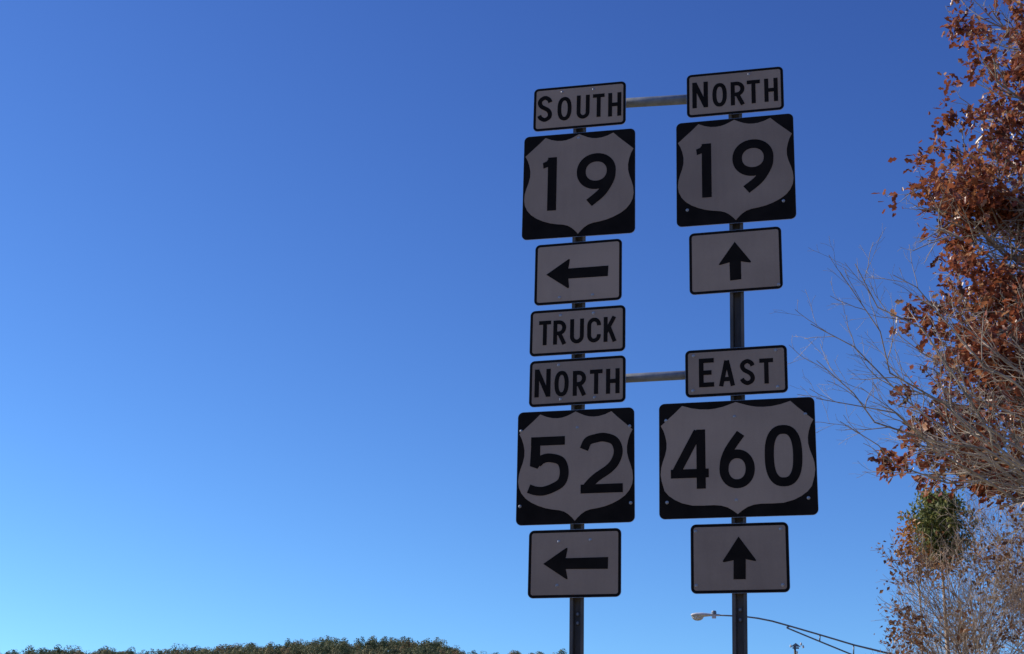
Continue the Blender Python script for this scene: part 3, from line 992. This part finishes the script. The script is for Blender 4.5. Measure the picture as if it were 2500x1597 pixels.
# russet oak, trunk beyond the right edge of the view
OB = (15.8, 31.5, 0)
oak_tips = [(2205, 415, 29.5), (2235, 520, 28.8), (2300, 470, 29), (2270, 390, 28.5), (2340, 420, 28.5), (2190, 1060, 28.5), (2235, 1045, 28.0), (2235, 720, 28.5), (2270, 800, 29), (2335, 740, 28), (2385, 690, 29), (2390, 830, 29), (2215, 985, 28.5), (2300, 880, 29), (2380, 900, 28), (2321, 40, 30), (2300, 130, 29), (2300, 30, 32), (2311, 250, 30), (2246, 350, 29.5), (2206, 480, 29), (2218, 545, 28.5), (2326, 430, 31), (2330, 330, 30), (2380, 200, 31),
            (2400, 60, 33), (2283, 700, 29), (2253, 760, 30), (2300, 700, 31), (2330, 560, 30), (2208, 950, 29.5), (2298, 920, 31), (2340, 840, 30), (2160, 1015, 29), (2290, 930, 30), (2330, 980, 31), (2340, 905, 28.5), (2385, 960, 30),
            (2450, 420, 28), (2500, 700, 29), (2480, 150, 30), (2600, 300, 28), (2640, 600, 27), (2800, 100, 30), (2850, 450, 28), (3000, 700, 30), (3050, 300, 33), (2700, -100, 31), (2950, -60, 32), (2600, -250, 32), (2800, -400, 33), (2450, -120, 31), (2550, 900, 28), (2900, 900, 29), (3100, 1000, 31), (2500, 250, 35), (2450, 650, 35), (2480, 900, 36)]
limbs = []
for x, y, Y in oak_tips:
    t = tipv(x, y, Y)
    hd = math.hypot(t[0] - OB[0], t[1] - OB[1])
    sl = np.interp(t[2], [8, 14, 20], [.12, .45, .95])
    limbs.append((float(np.clip(t[2] - hd * sl, 2.8, 19)), t))
OP = [dict(dens=2.2, t0=.42, len=1.55, ang=.75, seg=5, wig=.10, up=.04, r=.028, rmin=.008),
      dict(dens=3.8, t0=.25, len=.62, ang=.75, seg=3, wig=.14, up=.03, r=.011, rmin=.004),
      dict(dens=4.0, t0=.3, len=.24, ang=.7, seg=2, wig=.15, up=.02, r=.005, rmin=.003)]
make_tree('oak_tree', OB, 21, .42, limbs, OP, M['oak_bark'], 'large oak with russet brown leaves at the right edge, reaching past the top', 'tree', seed=5,
          leaves=dict(level=1, per=7, spread=.115, size=.182, droop=.35, mat=M['oak_leaf'], t=.5, lobed=True, frac=.8,
                      mask=lambda Q, r: np.sin(Q[:, 0] * 3.1 + .6 * Q[:, 1]) + np.sin(Q[:, 2] * 3.4 + 1.2) + np.sin(Q[:, 1] * 2.7 + Q[:, 0]) + r.normal(0, .45, len(Q)) > .35), limb_r=.10, arch=.05, single=300)

# bare tree in front with fine twigs fanning to the left
BB = (12.2, 26.5, 0)
bare_tips = [(2000, 600, 25), (1960, 690, 25.5), (2075, 640, 26), (1905, 860, 25), (1925, 800, 26), (1915, 950, 25), (1950, 1010, 25.5), (2010, 930, 26.5), (2120, 760, 26), (2080, 1020, 26), (2200, 700, 27),
             (2060, 870, 24.5), (2160, 900, 25), (2300, 800, 27), (2400, 720, 26), (2380, 920, 25), (2520, 650, 27), (2650, 600, 26), (2800, 640, 27), (2950, 700, 28), (3000, 900, 26), (2600, 850, 24), (2900, 1000, 25), (2750, 780, 29), (2450, 850, 29)]
limbs = []
for x, y, Y in bare_tips:
    t = tipv(x, y, Y)
    hd = math.hypot(t[0] - BB[0], t[1] - BB[1])
    sl = np.interp(t[2], [8.4, 9.7, 11.8], [.14, .42, .95])
    limbs.append((float(np.clip(t[2] - hd * sl, 3.0, 11)), t))
BP = [dict(dens=1.7, t0=.30, len=1.25, ang=.5, seg=7, wig=.10, up=.03, r=.016, rmin=.004),
      dict(dens=3.8, t0=.2, len=.60, ang=.55, seg=4, wig=.13, up=.03, r=.007, rmin=.0030),
      dict(dens=4.2, t0=.2, len=.27, ang=.6, seg=2, wig=.14, up=.03, r=.0042, rmin=.0024)]
make_tree('bare_tree', BB, 11.5, .26, limbs, BP, M['bare_bark'], 'leafless pale grey tree whose fine twigs fan out left beside the 460 shield', 'tree', seed=8, limb_r=.046, arch=-.015, lwig=.20)

# twiggy trees low at the right
clump = (lambda Q, r: np.sin(Q[:, 0] * 2.3 + 1) + np.sin(Q[:, 2] * 2.9 + 2) + np.sin(Q[:, 1] * 1.7) > .95)      # the last dry leaves hang on in patches
FP = [dict(dens=2.5, t0=.22, len=1.9, ang=.55, seg=5, wig=.09, up=.05, r=.030, rmin=.008),
      dict(dens=3.4, t0=.2, len=1.0, ang=.6, seg=4, wig=.11, up=.04, r=.015, rmin=.006),
      dict(dens=3.4, t0=.2, len=.45, ang=.6, seg=2, wig=.12, up=.03, r=.009, rmin=.005)]
for nm, bs, th, tips, lb, sd_, lf in (
        ('bare_tree', (13.4, 45.0, 0), 7.6, [(2130, 1330, 44), (2170, 1350, 45), (2125, 1440, 44), (2160, 1410, 46), (2210, 1330, 45), (2270, 1290, 46), (2300, 1260, 44), (2360, 1290, 47), (2240, 1400, 43), (2280, 1380, 43), (2180, 1480, 45), (2250, 1480, 44), (2330, 1420, 43), (2390, 1360, 45), (2440, 1300, 46), (2500, 1400, 45), (2300, 1500, 42), (2400, 1480, 43), (2150, 1530, 45), (2220, 1540, 46), (2460, 1520, 44), (2540, 1480, 47)],
         'twiggy grey brown tree with patches of dry leaves low in the right corner', 21, dict(level=1, per=2, spread=.12, size=.15, mat=M['brown_leaf'], t=.55, frac=.85, mask=clump)),
        ('bare_tree', (18.6, 52.0, 0), 8.8, [(2250, 1190, 52), (2300, 1150, 51), (2360, 1130, 52), (2410, 1110, 53), (2330, 1230, 50), (2390, 1210, 51), (2450, 1150, 52), (2500, 1120, 54), (2550, 1180, 52), (2600, 1250, 51), (2280, 1300, 53), (2350, 1330, 50), (2420, 1300, 50), (2480, 1260, 49), (2300, 1430, 52), (2370, 1430, 51), (2440, 1420, 50), (2650, 1320, 53), (2520, 1380, 50), (2260, 1480, 54)],
         'tall leafless grey tree behind the oak at the right edge, above the corner tree', 33, dict(level=1, per=2, spread=.12, size=.14, mat=M['brown_leaf'], t=.55, frac=.6, mask=clump)),
        ('bare_tree', (12.1, 57.0, 0), 6.5, [(2120, 1545, 57), (2140, 1520, 58), (2180, 1510, 57), (2230, 1500, 56), (2270, 1515, 57), (2310, 1540, 58), (2200, 1560, 55), (2260, 1570, 56), (2110, 1590, 57), (2160, 1580, 56), (2300, 1480, 58)],
         'low round twiggy tree with brown leaves, cut by the bottom edge', 44, dict(level=1, per=2, spread=.15, size=.17, mat=M['brown_leaf'], t=.6, frac=.7, mask=clump))):
    limbs = []
    for x, y, Y in tips:
        t = tipv(x, y, Y)
        hd = math.hypot(t[0] - bs[0], t[1] - bs[1])
        limbs.append((float(np.clip(t[2] - max(hd, 1.2) * 1.0, 1.8, th - .3)), t))
    make_tree(nm, bs, th, .2, limbs, FP, M['far_bark'], lb, 'tree', 'leafless trees at the right', seed=sd_, leaves=lf, limb_r=.085, arch=-.06)

# orange-leaved sapling beside the evergreen
os_b = tipv(2165, 1400, 50); os_b = (os_b[0], 50, 0)
limbs = []
for x, y in ((2118, 1240), (2135, 1225), (2122, 1265), (2132, 1290), (2145, 1250), (2150, 1280), (2195, 1320), (2180, 1300), (2215, 1330)):
    t = tipv(x, y, 50 + rng.normal(0, .4)); limbs.append((float(t[2] - .9 - abs(t[0] - os_b[0])), t))
SP = [dict(dens=4.2, t0=.45, len=.38, ang=.7, seg=3, wig=.12, up=.05, r=.012, rmin=.005), dict(dens=5, t0=.2, len=.22, ang=.7, seg=2, wig=.1, up=.0, r=.006, rmin=.004)]
make_tree('orange_leaved_tree', os_b, float(tipv(2165, 1262, 50)[2]), .09, limbs, SP, M['far_bark'], 'slim tree with a small patch of bright orange leaves beside the evergreen', 'tree', seed=3,
          leaves=dict(level=0, per=4, spread=.10, size=.13, mat=M['orange_leaf'], t=.5, frac=.8), limb_r=.05)

# evergreen: leader, whorls of branches, needle tufts
ev_top = tipv(2205, 1174, 54)
eb = np.array([ev_top[0], 54, 0]); H_ = ev_top[2]
ev = empty('evergreen_tree', eb)
r = np.random.default_rng(77)
mb = MB(); mb.tube([(0, 0, -.1), (.03, 0, H_ * .5), (0, 0, H_ * .98)], [.17, .10, .012], 10)
mb.build('trunk', M['far_bark'], ev, True)
paths, tips_, dirs_ = [], [], []
z_ = H_ - 2.4
while z_ < H_ - .12:
    rad = min(1.2, .38 + (H_ - z_) ** .75 * .72)
    for k in range(8):
        th = r.uniform(0, 6.28)
        d = np.array([math.cos(th), math.sin(th), .38])
        c_ = curve(r, np.array([0, 0, z_]), d, rad * r.uniform(.45, 1.2), 5, .10, .05)
        paths.append((c_, np.linspace(.022, .006, 6)))
        for j in range(1, 6):
            for q in range(2):
                e = c_[j] + r.normal(0, .10, 3); tips_.append(e); dirs_.append(unit(c_[j] - c_[j - 1] + np.array([0, 0, .3])))
    z_ += .16
v, f = tubes_np(paths, 5)
me = quick_mesh('branches', v, f); me.materials.append(M['far_bark']); tag(link('branches', me, ev), kind='stuff')
fr = leaf_frames(r, np.array(tips_), np.array(dirs_), 9, .08, .16, -.1)
fr = (fr[0], fr[1] * .8, fr[2], fr[3], fr[4])
me = leaf_mesh('needles', fr, np.clip(r.normal(.5, .25, len(fr[0])), 0, 1), LEAF4, LF4); me.materials.append(M['needle'])
tag(link('needles', me, ev), kind='stuff')
tag(ev, 'dark green evergreen with a blunt top rising from the bare twigs', 'tree')
